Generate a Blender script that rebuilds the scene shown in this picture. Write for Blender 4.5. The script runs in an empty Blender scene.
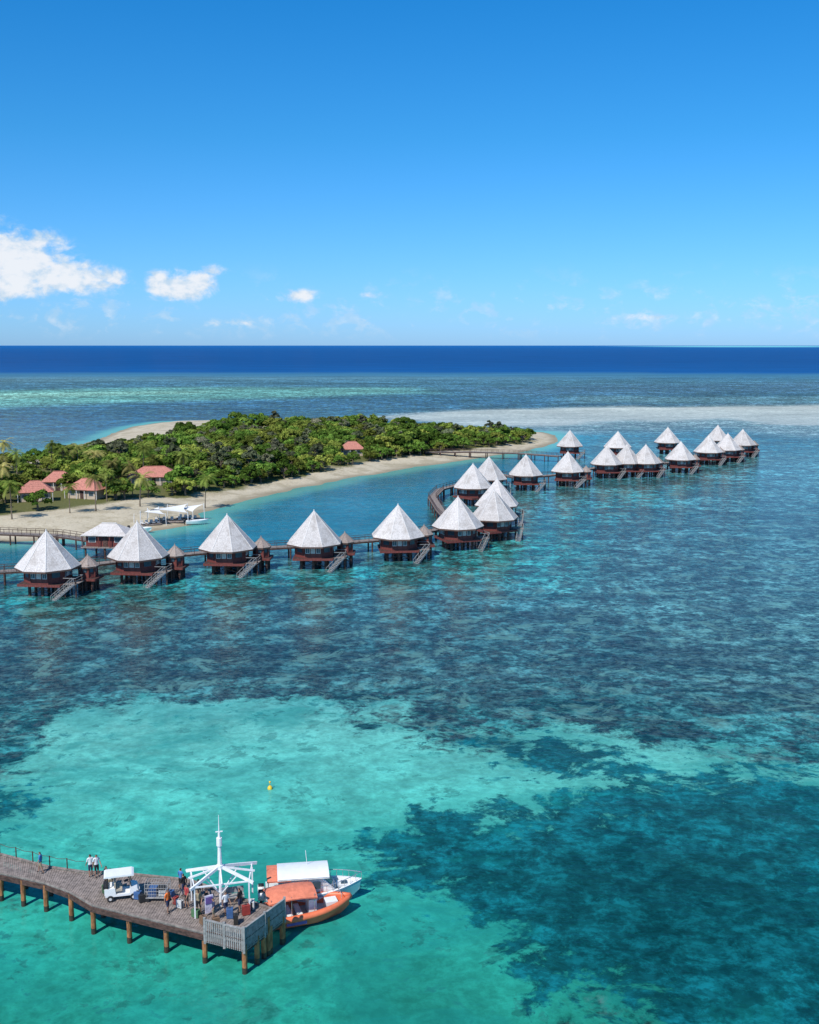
import bpy, bmesh, math, random
import numpy as np
from mathutils import Vector, Matrix
random.seed(7); rng=np.random.default_rng(7)
H=42.0
def g(u,v,z=0.0):
    """site survey: bearing/depression reading -> true metric ground coordinates at height z"""
    t=(H-z)*1100/.98867/(v-345.0)
    return ((u-409.5)/1100*t, t*(0.98867-0.1501*(v-512)/1100))
def gl(pts,z=0.0): return [g(u,v,z) for u,v in pts]
def lin(c):
    return tuple(((x/255)/12.92 if x/255<=0.04045 else ((x/255+0.055)/1.055)**2.4) for x in c)

# ---------------------------------------------------------------- node helpers
class NT:
    def __init__(s,tree): s.t=tree; s.n=tree.nodes; s.l=tree.links
    def new(s,typ,**kw):
        n=s.n.new(typ)
        for k,v in kw.items(): setattr(n,k,v)
        return n
    def put(s,sock,v):
        if hasattr(v,'node'): s.l.new(v,sock)
        elif v is not None: sock.default_value=v
    def m(s,op,a,b=None,c=None,clamp=False):
        n=s.new('ShaderNodeMath',operation=op,use_clamp=clamp)
        s.put(n.inputs[0],a)
        if b is not None: s.put(n.inputs[1],b)
        if c is not None: s.put(n.inputs[2],c)
        return n.outputs[0]
    def mr(s,v,a,b,c=0.0,d=1.0,smooth=True):
        n=s.new('ShaderNodeMapRange'); n.interpolation_type='SMOOTHSTEP' if smooth else 'LINEAR'
        s.put(n.inputs[0],v)
        for i,x in enumerate((a,b,c,d)): s.put(n.inputs[i+1],x)
        return n.outputs[0]
    def mix(s,f,a,b,mode='MIX'):
        n=s.new('ShaderNodeMix',data_type='RGBA',blend_type=mode)
        s.put(n.inputs[0],f)
        for i,x in ((6,a),(7,b)):
            if isinstance(x,tuple): x=(x+(1,))[:4]
            s.put(n.inputs[i],x)
        return n.outputs[2]
    def noise(s,vec,scale,detail=4,rough=.55,dist=0.0):
        n=s.new('ShaderNodeTexNoise')
        if vec is not None: s.l.new(vec,n.inputs['Vector'])
        n.inputs['Scale'].default_value=scale; n.inputs['Detail'].default_value=detail
        n.inputs['Roughness'].default_value=rough; n.inputs['Distortion'].default_value=dist
        return n.outputs[0]
    def mapping(s,vec,scale=(1,1,1),rot=(0,0,0)):
        n=s.new('ShaderNodeMapping'); s.l.new(vec,n.inputs[0])
        n.inputs['Scale'].default_value=scale; n.inputs['Rotation'].default_value=rot
        return n.outputs[0]

def mat(name,col,rough=.7,nscale=3.0,namt=.25,stretch=(1,1,1),bump=0.0,spec=.4,metal=0.0,coord='Object',objrand=0.0):
    m=bpy.data.materials.new(name); m.use_nodes=True; t=NT(m.node_tree)
    b=t.n['Principled BSDF']
    tc=t.new('ShaderNodeTexCoord').outputs[coord]
    v=t.mapping(tc,stretch)
    n1=t.noise(v,nscale,5,.6)
    f=t.mr(n1,.3,.7,1-namt,1+namt*.6)
    if objrand:
        oi=t.new('ShaderNodeObjectInfo').outputs['Random']
        f=t.m('MULTIPLY',f,t.mr(oi,0,1,1-objrand,1+objrand*.5,False))
    cc=t.new('ShaderNodeVectorMath',operation='SCALE'); cc.inputs[0].default_value=col; t.put(cc.inputs[3],f)
    t.l.new(cc.outputs[0],b.inputs['Base Color'])
    b.inputs['Roughness'].default_value=rough; b.inputs['Specular IOR Level'].default_value=spec; b.inputs['Metallic'].default_value=metal
    if bump:
        bn=t.new('ShaderNodeBump'); bn.inputs['Strength'].default_value=bump; bn.inputs['Distance'].default_value=.05
        t.l.new(n1,bn.inputs['Height']); t.l.new(bn.outputs[0],b.inputs['Normal'])
    return m

# ---------------------------------------------------------------- mesh builder
class MB:
    def __init__(s): s.v=[];s.f=[];s.m=[];s.mats=[]
    def mi(s,m):
        if m not in s.mats: s.mats.append(m)
        return s.mats.index(m)
    def add(s,vs,fs,m):
        o=len(s.v); s.v+= [tuple(x) for x in vs]; k=s.mi(m)
        for f in fs: s.f.append(tuple(i+o for i in f)); s.m.append(k)
    def box(s,c,sz,m,rz=0.0,M=None):
        x,y,z=[a/2 for a in sz]; R=Matrix.Rotation(rz,3,'Z') if M is None else M; c=Vector(c)
        vs=[c+R@Vector(p) for p in ((-x,-y,-z),(x,-y,-z),(x,y,-z),(-x,y,-z),(-x,-y,z),(x,-y,z),(x,y,z),(-x,y,z))]
        s.add(vs,[(0,3,2,1),(4,5,6,7),(0,1,5,4),(1,2,6,5),(2,3,7,6),(3,0,4,7)],m)
    def beam(s,p,q,w,h,m):
        p=Vector(p);q=Vector(q);d=q-p;L=d.length
        if L<1e-5: return
        x=d/L; up=Vector((0,0,1)) if abs(x.z)<.99 else Vector((0,1,0))
        y=up.cross(x).normalized(); z=x.cross(y)
        M=Matrix((x,y,z)).transposed(); s.box((p+q)/2,(L,w,h),m,M=M)
    def tube(s,p,q,r0,m,r1=None,n=8,caps=True):
        r1=r0 if r1 is None else r1
        p=Vector(p);q=Vector(q);x=(q-p).normalized(); up=Vector((0,0,1)) if abs(x.z)<.9 else Vector((1,0,0))
        a=up.cross(x).normalized(); b=x.cross(a); vs=[]
        for c,r in ((p,r0),(q,r1)):
            for i in range(n):
                t=2*math.pi*i/n; vs.append(c+(a*math.cos(t)+b*math.sin(t))*r)
        fs=[(i,(i+1)%n,n+(i+1)%n,n+i) for i in range(n)]
        if caps: fs+=[tuple(range(n-1,-1,-1)),tuple(range(n,2*n))]
        s.add(vs,fs,m)
    def chain(s,pts,rs,m,n=8):
        vs=[];N=len(pts);pts=[Vector(p) for p in pts]
        for k,p in enumerate(pts):
            d=(pts[min(k+1,N-1)]-pts[max(k-1,0)]).normalized(); up=Vector((0,0,1)) if abs(d.z)<.9 else Vector((1,0,0))
            a=up.cross(d).normalized(); b=d.cross(a)
            for i in range(n):
                t=2*math.pi*i/n; vs.append(p+(a*math.cos(t)+b*math.sin(t))*rs[k])
        fs=[(k*n+i,k*n+(i+1)%n,(k+1)*n+(i+1)%n,(k+1)*n+i) for k in range(N-1) for i in range(n)]
        fs+=[tuple(range(n-1,-1,-1)),tuple(range((N-1)*n,N*n))]
        s.add(vs,fs,m)
    def mesh(s,name,smooth=False):
        me=bpy.data.meshes.new(name); me.from_pydata(s.v,[],s.f)
        for m in s.mats: me.materials.append(m)
        me.polygons.foreach_set('material_index',s.m)
        if smooth: me.polygons.foreach_set('use_smooth',[True]*len(s.f))
        me.update(); return me
def link(name,me,parent=None,loc=(0,0,0),rz=0,sc=1.0):
    o=bpy.data.objects.new(name,me); bpy.context.scene.collection.objects.link(o)
    o.location=loc;o.rotation_euler=(0,0,rz); o.scale=(sc,sc,sc)
    if parent: o.parent=parent
    return o
def empty(name,loc=(0,0,0),rz=0,sc=1.0):
    o=link(name,None,None,loc,rz,sc); o.empty_display_size=.5; return o

# ---------------------------------------------------------------- numpy noise + sdf
def vnoise(x,y,seed=0):
    xi=np.floor(x).astype(np.int64); yi=np.floor(y).astype(np.int64); fx=x-xi; fy=y-yi
    fx=fx*fx*(3-2*fx); fy=fy*fy*(3-2*fy)
    def h(a,b):
        k=(a*374761393+b*668265263+seed*144269504)&0xffffffff
        k=((k^(k>>13))*1274126177)&0xffffffff
        return ((k^(k>>16))&0xffffffff)/4294967296.0
    return (h(xi,yi)*(1-fx)+h(xi+1,yi)*fx)*(1-fy)+(h(xi,yi+1)*(1-fx)+h(xi+1,yi+1)*fx)*fy
def fbm(x,y,o=4,seed=0):
    r=0;a=.5;t=0
    for i in range(o): r=r+a*vnoise(x*2**i+i*17.3,y*2**i-i*9.1,seed+i); t+=a; a*=.55
    return r/t-.5
def sdf(P,x,y):
    P=np.array(P); d=np.full(x.shape,1e18); ins=np.zeros(x.shape,bool); n=len(P)
    for i in range(n):
        ax,ay=P[i];bx,by=P[(i+1)%n]; ex=bx-ax;ey=by-ay
        t=np.clip(((x-ax)*ex+(y-ay)*ey)/(ex*ex+ey*ey+1e-12),0,1)
        d=np.minimum(d,(x-ax-t*ex)**2+(y-ay-t*ey)**2)
        c=((ay>y)!=(by>y)); 
        if abs(ey)>1e-12: ins^= c&(x<(y-ay)*ex/ey+ax)
    d=np.sqrt(d); return np.where(ins,d,-d)
def sstep(a,b,x):
    t=np.clip((x-a)/(b-a),0,1); return t*t*(3-2*t)
def gridmesh(name,xs,ys,z):
    nx,ny=len(xs),len(ys); X,Y=np.meshgrid(xs,ys); co=np.stack([X,Y,z],-1).reshape(-1,3).astype(np.float32)
    i=np.arange((ny-1)*(nx-1)); r=i//(nx-1); c=i%(nx-1); a=r*nx+c
    q=np.stack([a,a+1,a+nx+1,a+nx],1).astype(np.int32)
    me=bpy.data.meshes.new(name); me.vertices.add(len(co)); me.vertices.foreach_set('co',co.ravel())
    me.loops.add(q.size); me.loops.foreach_set('vertex_index',q.ravel())
    me.polygons.add(len(q)); me.polygons.foreach_set('loop_start',np.arange(0,q.size,4,dtype=np.int32)); me.polygons.foreach_set('loop_total',np.full(len(q),4,np.int32))
    me.polygons.foreach_set('use_smooth',np.ones(len(q),bool))
    me.update(); me.validate(); return me
def addcol(me,name,c):
    a=me.attributes.new(name,'FLOAT_COLOR','POINT'); d=np.ones((c.shape[0],4),np.float32); d[:,:3]=c; a.data.foreach_set('color',d.ravel())
def addf(me,name,f):
    a=me.attributes.new(name,'FLOAT','POINT'); a.data.foreach_set('value',f.astype(np.float32).ravel())

# ---------------------------------------------------------------- site outlines
ISL=gl([(-260,560),(-150,552),(0,543),(80,540),(150,532),(200,524),(207,513),(240,503),(300,489),(360,477),(420,467),(480,459),(530,451),(556,443),(562,437),(545,432),(480,431),(430,429),(300,426),(225,421),(160,422),(125,428),(95,440),(50,452),(0,462),(-100,476),(-260,490)])
FOR=gl([(-260,525),(-150,524),(0,519),(60,513),(110,505),(190,497),(230,490),(270,482),(330,470),(370,463),(440,454),(500,447),(532,441),(526,437),(480,436),(430,434),(300,431),(235,432),(200,438),(160,446),(110,453),(50,463),(0,472),(-100,482),(-260,495)],1.0)
SAND=gl([(-80,790),(0,765),(30,738),(90,715),(180,705),(300,706),(360,716),(400,708),(430,722),(470,737),(520,745),(570,735),(640,742),(700,745),(760,752),(850,765),(900,1080),(-80,1080)])
DARK=gl([(392,850),(430,832),(500,834),(560,812),(600,788),(650,782),(700,773),(760,768),(850,786),(870,1080),(670,1080),(600,985),(535,935),(475,892),(415,872)])
TONG=gl([(470,742),(540,740),(610,757),(570,790),(510,776)])
DKL=gl([(-90,770),(0,772),(70,800),(50,822),(0,830),(-90,840)])
FLAT=gl([(380,419),(450,412),(560,409),(700,406),(1000,401),(1000,417),(790,425),(700,419),(640,421),(560,428),(480,426)])

# ================================================================= WATER
def graded(core,grow,lim):
    s=core[-1]-core[-2]; out=[]; x=core[-1]
    while x<lim: s*=grow; x+=s; out.append(x)
    return np.array(list(core)+out)
xp=graded(np.arange(0,170,1.4),1.035,90000); xs=np.concatenate([-xp[:0:-1],xp])
ys=graded(np.concatenate([np.arange(-60,52,4),np.arange(52,165,.8),np.arange(165,720,2.0)]),1.03,90000)
X,Y=np.meshgrid(xs,ys); 
me=gridmesh('lagoon_water',xs,ys,np.zeros_like(X))
x=X.ravel();y=Y.ravel()
dist=np.maximum(y,50)
wa=np.clip(dist*.03,2.5,60)
wx=x+fbm(x/(wa*6),y/(wa*6),4,3)*wa*3; wy=y+fbm(x/(wa*6)+50,y/(wa*6),4,9)*wa*3
def ramp(tab):
    Ys=np.array([g(409,v)[1] for v,_ in tab])[::-1]; C=np.array([lin(c) for _,c in tab])[::-1]
    ly=np.log(np.maximum(wy,20)); return np.stack([np.interp(ly,np.log(Ys),C[:,k]) for k in range(3)],1)
reef=ramp([(346,(2,92,158)),(352,(2,74,134)),(362,(2,70,128)),(372,(6,78,138)),(374.5,(56,110,140)),(382,(76,124,146)),(392,(68,120,146)),(405,(60,106,136)),(425,(50,102,122)),(450,(46,112,124)),(500,(54,116,120)),(560,(56,106,110)),(620,(54,98,100)),(680,(54,94,94)),(720,(46,98,96)),(800,(22,96,96)),(1024,(12,86,84))])
sandc=ramp([(600,(70,150,145)),(690,(88,160,154)),(730,(100,176,162)),(780,(92,184,168)),(840,(72,176,158)),(900,(48,158,140)),(960,(40,148,128)),(1030,(34,134,114))])
def layer(base,pts,col,f0,f1,amt=1.0,z=0,warp=True):
    d=sdf(gl(pts,z),wx if warp else x,wy if warp else y); m=(sstep(f0,f1,d)*amt)[:,None]
    return base*(1-m)+np.array(lin(col))[None]*m
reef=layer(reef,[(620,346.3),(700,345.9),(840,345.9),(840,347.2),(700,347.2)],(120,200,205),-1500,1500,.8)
reef=layer(reef,[(-300,410),(0,409),(150,404),(300,399),(450,394),(430,388),(200,387),(0,390),(-300,392)],(115,178,165),-30,60,.85)
reef=layer(reef,[(-300,401),(0,400),(200,395),(240,391),(0,393)],(155,208,185),-20,40,.65)
reef=layer(reef,[(-300,384),(0,383),(300,381),(560,380),(560,377),(0,377)],(95,135,145),-40,80,.5)
reef=layer(reef,[(-300,416),(0,414),(300,407),(300,430),(0,440),(-300,440)],(36,80,114),-20,50,.6)
reef=layer(reef,[(380,418),(450,411),(560,408),(700,404),(1000,399),(1000,426),(790,437),(700,428),(640,432),(560,437),(480,428)],(142,162,158),-20,26,.8)
dfl=sdf(FLAT,wx,wy); mf=(sstep(-14,16,dfl+fbm(x/50,y/16,4,31)*44))[:,None]*.72
reef=reef*(1-mf)+np.array(lin((192,192,178)))[None]*mf
reef=layer(reef,[(440,388),(819,380),(1000,380),(1000,392),(819,394),(500,398)],(78,112,140),-40,80,.6)
reef=layer(reef,[(560,397),(819,395),(1000,394),(1000,400),(819,402),(560,405)],(118,160,165),-20,30,.6)
reef=layer(reef,[(560,437),(760,450),(1000,440),(1000,480),(800,520),(640,560),(560,560),(600,500),(700,470),(600,450)],(94,142,142),-20,40,.5)
reef=layer(reef,[(520,560),(819,500),(1000,500),(1000,700),(700,690),(560,640)],(80,120,116),-14,26,.55)
reef=layer(reef,[(-80,556),(0,575),(120,582),(250,575),(400,565),(480,548),(540,520),(600,498),(690,480),(640,510),(570,555),(500,585),(430,590),(250,598),(120,608),(0,620),(-80,622)],(34,130,130),-9,12,.8)
reef=layer(reef,[(-200,566),(180,530),(205,510),(300,489),(420,469),(500,459),(560,436),(600,438),(560,470),(440,500),(425,530),(300,548),(0,568)],(14,112,132),-8,6,.85)
reef=layer(reef,[(490,545),(560,530),(600,560),(560,600),(500,580)],(52,146,138),-8,10,.6)
di=sdf(ISL,x+fbm(x/12,y/12,3,5)*5,y+fbm(x/12+9,y/12,3,6)*5)
m=sstep(-12,-1,di)[:,None]*.8
reef=reef*(1-m)+np.array(lin((98,172,158)))[None]*m
addcol(me,'reefcol',reef); addcol(me,'sandcol',sandc)
addf(me,'sand_d',np.clip(sdf(SAND,wx,wy),-60,60)); 
dk=np.maximum(sdf(DARK,wx,wy)+1.5,np.maximum(sdf(TONG,wx,wy),sdf(DKL,wx,wy)-1)); addf(me,'dark_d',np.clip(dk,-60,60))
chan=sdf(gl([(-200,566),(180,530),(205,510),(300,489),(420,469),(500,459),(560,436),(560,470),(440,500),(425,530),(300,548),(0,568)]),x,y)
shal=np.maximum(sstep(-22,-3,di),sstep(-4,5,chan)*.8)+sstep(1200,1640,y)+sstep(-14,10,dfl)*.75; addf(me,'clean',np.clip(shal,0,1))
wm=bpy.data.materials.new('lagoon_water'); wm.use_nodes=True; t=NT(wm.node_tree); t.n.clear()
P=t.new('ShaderNodeNewGeometry').outputs['Position']
def at(n,o): return t.new('ShaderNodeAttribute',attribute_name=n).outputs[o]
nA=t.noise(P,.05,3,.6,.6); nB=t.noise(P,.30,6,.74,.3); nL=t.noise(t.mapping(P,(.35,1,1)),.016,4,.62,.5)
nF=t.noise(P,1.0,3,.7,.2)
c0=t.m('SUBTRACT',nA,.5); c1=t.m('SUBTRACT',nB,.5)
wob=t.m('ADD',t.m('MULTIPLY',c0,26.0),t.m('MULTIPLY',c1,24.0))
ms=t.mr(t.m('ADD',at('sand_d','Fac'),wob),-2,2.5)
nA2=t.noise(P,.085,6,.7,1.0)
wob2=t.m('ADD',t.m('MULTIPLY',t.m('SUBTRACT',nA2,.5),30.0),t.m('MULTIPLY',c1,24.0))
md=t.mr(t.m('ADD',at('dark_d','Fac'),wob2),-1.5,2.0)
def scl(c,f):
    n=t.new('ShaderNodeVectorMath',operation='SCALE'); t.put(n.inputs[0],c); t.put(n.inputs[3],f); return n.outputs[0]
sepY=t.new('ShaderNodeSeparateXYZ'); t.l.new(P,sepY.inputs[0])
nBig=t.noise(t.mapping(P,(.55,1,1),(0,0,.15)),.07,5,.7,.8)
ncl=t.m('SUBTRACT',1.0,at('clean','Fac'))
mott=t.m('MULTIPLY',t.mr(nB,.42,.58,.46,1.55),t.mr(nBig,.38,.62,.6,1.38))
mott=t.m('MULTIPLY',mott,t.mr(nL,.32,.68,.7,1.28))
mott=t.m('MULTIPLY',mott,t.mr(nF,.4,.6,.64,1.36))
mott=t.mr(at('clean','Fac'),0,1,mott,t.mr(nL,.3,.7,.9,1.08),False)
rc=scl(at('reefcol','Color'),mott)
# coral heads: irregular brown clumps, two sizes, in drifts
wp=t.new('ShaderNodeVectorMath',operation='ADD'); t.l.new(P,wp.inputs[0])
nv=t.new('ShaderNodeTexNoise'); t.l.new(P,nv.inputs['Vector']); nv.inputs['Scale'].default_value=.6; nv.inputs['Detail'].default_value=4; nv.inputs['Roughness'].default_value=.65
sv=t.new('ShaderNodeVectorMath',operation='SCALE'); t.l.new(nv.outputs['Color'],sv.inputs[0]); sv.inputs[3].default_value=4.6; t.l.new(sv.outputs[0],wp.inputs[1])
def heads(scale,r0,r1,keep):
    vo=t.new('ShaderNodeTexVoronoi'); vo.voronoi_dimensions='2D'; t.l.new(wp.outputs[0],vo.inputs['Vector']); vo.inputs['Scale'].default_value=scale
    sp_=t.new('ShaderNodeSeparateColor'); t.l.new(vo.outputs['Color'],sp_.inputs[0])
    rnd=t.m('ADD',sp_.outputs[0],t.m('MULTIPLY',t.m('SUBTRACT',nA2,.5),2.6))
    dd_=t.m('ADD',vo.outputs['Distance'],t.m('MULTIPLY',sp_.outputs[1],.18))
    sh=t.mr(dd_,r0,r1,1,0)
    return [t.m('MULTIPLY',sh,t.mr(rnd,k_,k_+.05)) for k_ in keep]
h1=heads(.26,.36,.52,(.36,.96)); h2=heads(.62,.34,.54,(.36,.86))
hd=t.m('MAXIMUM',h1[0],h2[0]); hs_=t.m('MAXIMUM',h1[1],h2[1])
br=t.m('MULTIPLY',t.m('MAXIMUM',t.m('MULTIPLY',t.mr(nA2,.48,.58),.7),t.m('MULTIPLY',hd,.9)),ncl)
rc=t.mix(t.m('MULTIPLY',br,.82),rc,scl(lin((48,62,60)),t.mr(nF,.4,.6,.45,1.5)))
lt=t.m('MULTIPLY',t.mr(t.noise(P,.17,5,.76,.5),.53,.62),ncl)
rc=t.mix(t.m('MULTIPLY',lt,.42),rc,lin((112,164,152)))
sc=scl(at('sandcol','Color'),t.m('MULTIPLY',t.m('MULTIPLY',t.mr(nA2,.35,.65,.78,1.14),t.mr(nB,.4,.6,.86,1.12)),t.mr(nF,.38,.62,.88,1.08)))
spn=t.mr(nB,.56,.63)
edge=t.mr(at('sand_d','Fac'),2,14,1,.25)
sc=t.mix(t.m('MULTIPLY',t.m('MULTIPLY',spn,.75),edge),sc,lin((30,100,100)))
sc=t.mix(t.m('MULTIPLY',t.mr(nBig,.5,.6),.42),sc,lin((26,124,116)))
sc=t.mix(t.m('MULTIPLY',t.mr(nA,.5,.62),.3),sc,lin((28,132,124)))
sc=t.mix(t.m('MULTIPLY',hs_,.42),sc,scl(lin((34,88,82)),t.mr(nF,.4,.6,.6,1.5)))
col=t.mix(ms,rc,sc)
dc=scl(lin((8,76,82)),t.m('MULTIPLY',t.m('MULTIPLY',t.mr(nB,.42,.6,.55,1.6),t.mr(nBig,.38,.62,.72,1.3)),t.mr(nF,.4,.6,.72,1.3)))
dc=t.mix(t.m('MULTIPLY',t.mr(nBig,.55,.66),.5),dc,lin((20,122,114)))
dc=t.mix(t.m('MULTIPLY',hd,.5),dc,lin((6,46,52)))
col=t.mix(t.m('MULTIPLY',md,.93),col,dc)
w1=t.noise(t.mapping(P,(.6,1,1),(0,0,.4)),1.3,3,.65); w2=t.noise(t.mapping(P,(.7,1,1),(0,0,-.3)),.25,1,.5)
bp=t.new('ShaderNodeBump'); bp.inputs['Strength'].default_value=1.0; bp.inputs['Distance'].default_value=.085
t.put(bp.inputs['Height'],t.m('ADD',w1,t.m('MULTIPLY',w2,1.1)))
fr=t.new('ShaderNodeFresnel'); fr.inputs[0].default_value=1.33; t.l.new(bp.outputs[0],fr.inputs['Normal'])
df=t.new('ShaderNodeBsdfDiffuse'); t.l.new(col,df.inputs[0])
gs=t.new('ShaderNodeBsdfGlossy'); gs.inputs['Roughness'].default_value=.05; t.l.new(bp.outputs[0],gs.inputs['Normal'])
k=t.mr(sepY.outputs[1],200,900,.78,.07)
mx=t.new('ShaderNodeMixShader'); t.put(mx.inputs[0],t.m('MULTIPLY',fr.outputs[0],k)); t.l.new(df.outputs[0],mx.inputs[1]); t.l.new(gs.outputs[0],mx.inputs[2])
out=t.new('ShaderNodeOutputMaterial'); t.l.new(mx.outputs[0],out.inputs[0])
me.materials.append(wm); link('lagoon_water',me)

# ================================================================= ISLAND GROUND
xs=np.arange(-330,110,1.5); ys=np.arange(205,640,1.5); X,Y=np.meshgrid(xs,ys)
d=sdf(ISL,X+fbm(X/12,Y/12,3,5)*5,Y+fbm(X/12+9,Y/12,3,6)*5)
z=np.where(d>0,1.7*sstep(0,22,d)+d*.012*(d<40)+.48*(d>=40),d*.07)+fbm(X/5,Y/5,3,8)*.25*sstep(0,8,d)
z=np.maximum(z,-2)-.03
me=gridmesh('island_ground',xs,ys,z)
df_=sdf(FOR,X,Y)+fbm(X/7,Y/7,4,21)*12; addf(me,'veg',np.clip(df_,-20,20).ravel())
im=bpy.data.materials.new('beach_sand'); im.use_nodes=True; t=NT(im.node_tree); b=t.n['Principled BSDF']
P=t.new('ShaderNodeNewGeometry').outputs['Position']; z_=t.new('ShaderNodeSeparateXYZ'); t.l.new(P,z_.inputs[0])
n1=t.noise(P,.2,6,.6); n2=t.noise(P,1.5,4,.6)
sa=t.mix(n1,(.42,.355,.25),(.60,.53,.40)); sa=t.mix(t.mr(n2,.5,.7,0,.45),sa,(.27,.215,.145))
sa=t.mix(t.mr(t.noise(P,.11,5,.7),.47,.58,0,.55),sa,(.30,.25,.16))
sa=t.mix(t.mr(z_.outputs[2],-.02,.35,.8,0),sa,(.24,.20,.135))
gr=t.mix(n2,(.05,.075,.02),(.18,.16,.06))
vf=t.mr(t.m('ADD',t.new('ShaderNodeAttribute',attribute_name='veg').outputs['Fac'],t.m('MULTIPLY',t.m('SUBTRACT',n2,.5),6.)),-2,2)
t.l.new(t.mix(vf,sa,gr),b.inputs['Base Color']); b.inputs['Roughness'].default_value=.9; b.inputs['Specular IOR Level'].default_value=.15
bn=t.new('ShaderNodeBump'); bn.inputs['Strength'].default_value=.5; bn.inputs['Distance'].default_value=.3; t.l.new(n2,bn.inputs['Height']); t.l.new(bn.outputs[0],b.inputs['Normal'])
me.materials.append(im); link('island_ground',me)
def gz(px,py):
    a=np.array([float(px)]);bb=np.array([float(py)])
    dd=float(sdf(ISL,a,bb)[0]); return (1.7*float(sstep(0,22,np.array([dd]))[0])+min(dd*.012,.48)) if dd>0 else 0.

# ================================================================= TREES
def leafmat(name,c1,c2,c3):
    m=bpy.data.materials.new(name); m.use_nodes=True; t=NT(m.node_tree); t.n.clear()
    a=t.new('ShaderNodeAttribute',attribute_name='lr').outputs['Fac']; oi=t.new('ShaderNodeObjectInfo').outputs['Random']
    c=t.mix(a,c1,c2); c=t.mix(t.mr(oi,.35,1,0,.9),c,c3)
    sc_=t.new('ShaderNodeVectorMath',operation='SCALE'); t.put(sc_.inputs[0],c)
    oi2=t.m('FRACT',t.m('MULTIPLY',oi,7.31)); t.put(sc_.inputs[3],t.m('MULTIPLY',t.mr(t.noise(t.new('ShaderNodeTexCoord').outputs['Object'],.6,1),.3,.7,.65,1.35),t.mr(oi2,0,1,.45,1.35,False)))
    d=t.new('ShaderNodeBsdfDiffuse'); t.l.new(sc_.outputs[0],d.inputs[0]); tr=t.new('ShaderNodeBsdfTranslucent'); t.l.new(sc_.outputs[0],tr.inputs[0])
    mx=t.new('ShaderNodeMixShader'); mx.inputs[0].default_value=.3; t.l.new(d.outputs[0],mx.inputs[1]); t.l.new(tr.outputs[0],mx.inputs[2])
    o=t.new('ShaderNodeOutputMaterial'); t.l.new(mx.outputs[0],o.inputs[0]); return m
LEAF=leafmat('broadleaf_foliage',(.06,.13,.02),(.18,.29,.05),(.28,.30,.06))
LEAF2=leafmat('casuarina_foliage',(.085,.11,.055),(.18,.20,.11),(.21,.20,.13))
PALMM=leafmat('palm_frond',(.13,.20,.035),(.30,.34,.08),(.40,.34,.12))
BARK=mat('tree_bark',(.20,.155,.11),.9,4,.4,bump=.5)
def tree_mesh(name,h,R,lm,nl=1300,ls=.5,seed=0,tall=1.0,ncl=11):
    r=random.Random(seed); q=np.random.default_rng(seed); mb=MB()
    top=Vector((r.uniform(-.4,.4),r.uniform(-.4,.4),h*.45)); mb.chain([(0,0,-.5),(.1,.05,h*.2),top],[.26,.2,.14],BARK,7)
    cl=[]
    for i in range(ncl):
        a=i*2.4+r.uniform(-.3,.3); rr=R*(.2+.75*math.sqrt(i/ncl)); zz=h*(.88-.42*(i/ncl)**1.3*tall)+r.uniform(-.7,.7)
        c=Vector((rr*math.cos(a),rr*math.sin(a),zz)); cl.append((c,r.uniform(.22,.46)*R))
        mb.chain([top,(top+c)/2+Vector((0,0,.3)),c],[.1,.06,.03],BARK,5)
    nb=len(mb.f)
    vs=[];fs=[];lr=[]
    per=nl//len(cl)
    for c,cr in cl:
        tone=r.uniform(.0,.7)
        dd=q.normal(size=(per,3)); dd/=np.linalg.norm(dd,axis=1)[:,None]; dd[:,2]=np.where(dd[:,2]<-.3,-dd[:,2],dd[:,2])
        rad=cr*(.5+.6*q.random(per)**.6); p=np.array(c)+dd*rad[:,None]*np.array([1,1,.75])
        n=dd+q.normal(size=(per,3))*.45+np.array([0,0,.35]); n/=np.linalg.norm(n,axis=1)[:,None]
        t1=np.cross(n,q.normal(size=(per,3))); t1/=np.linalg.norm(t1,axis=1)[:,None]; t2=np.cross(n,t1)
        s=ls*(.6+.8*q.random(per))[:,None]
        for k in range(per):
            o=len(vs); a=t1[k]*s[k];b=t2[k]*s[k]*.6
            vs+= [tuple(p[k]-a),tuple(p[k]-b),tuple(p[k]+a),tuple(p[k]+b)]; fs.append((o,o+1,o+2,o+3)); lr.append(min(1,max(0,tone+q.random()*.4)))
    mb.add(vs,fs,lm); me=mb.mesh(name)
    at_=me.attributes.new('lr','FLOAT','FACE'); at_.data.foreach_set('value',[0.]*nb+lr); return me
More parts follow.
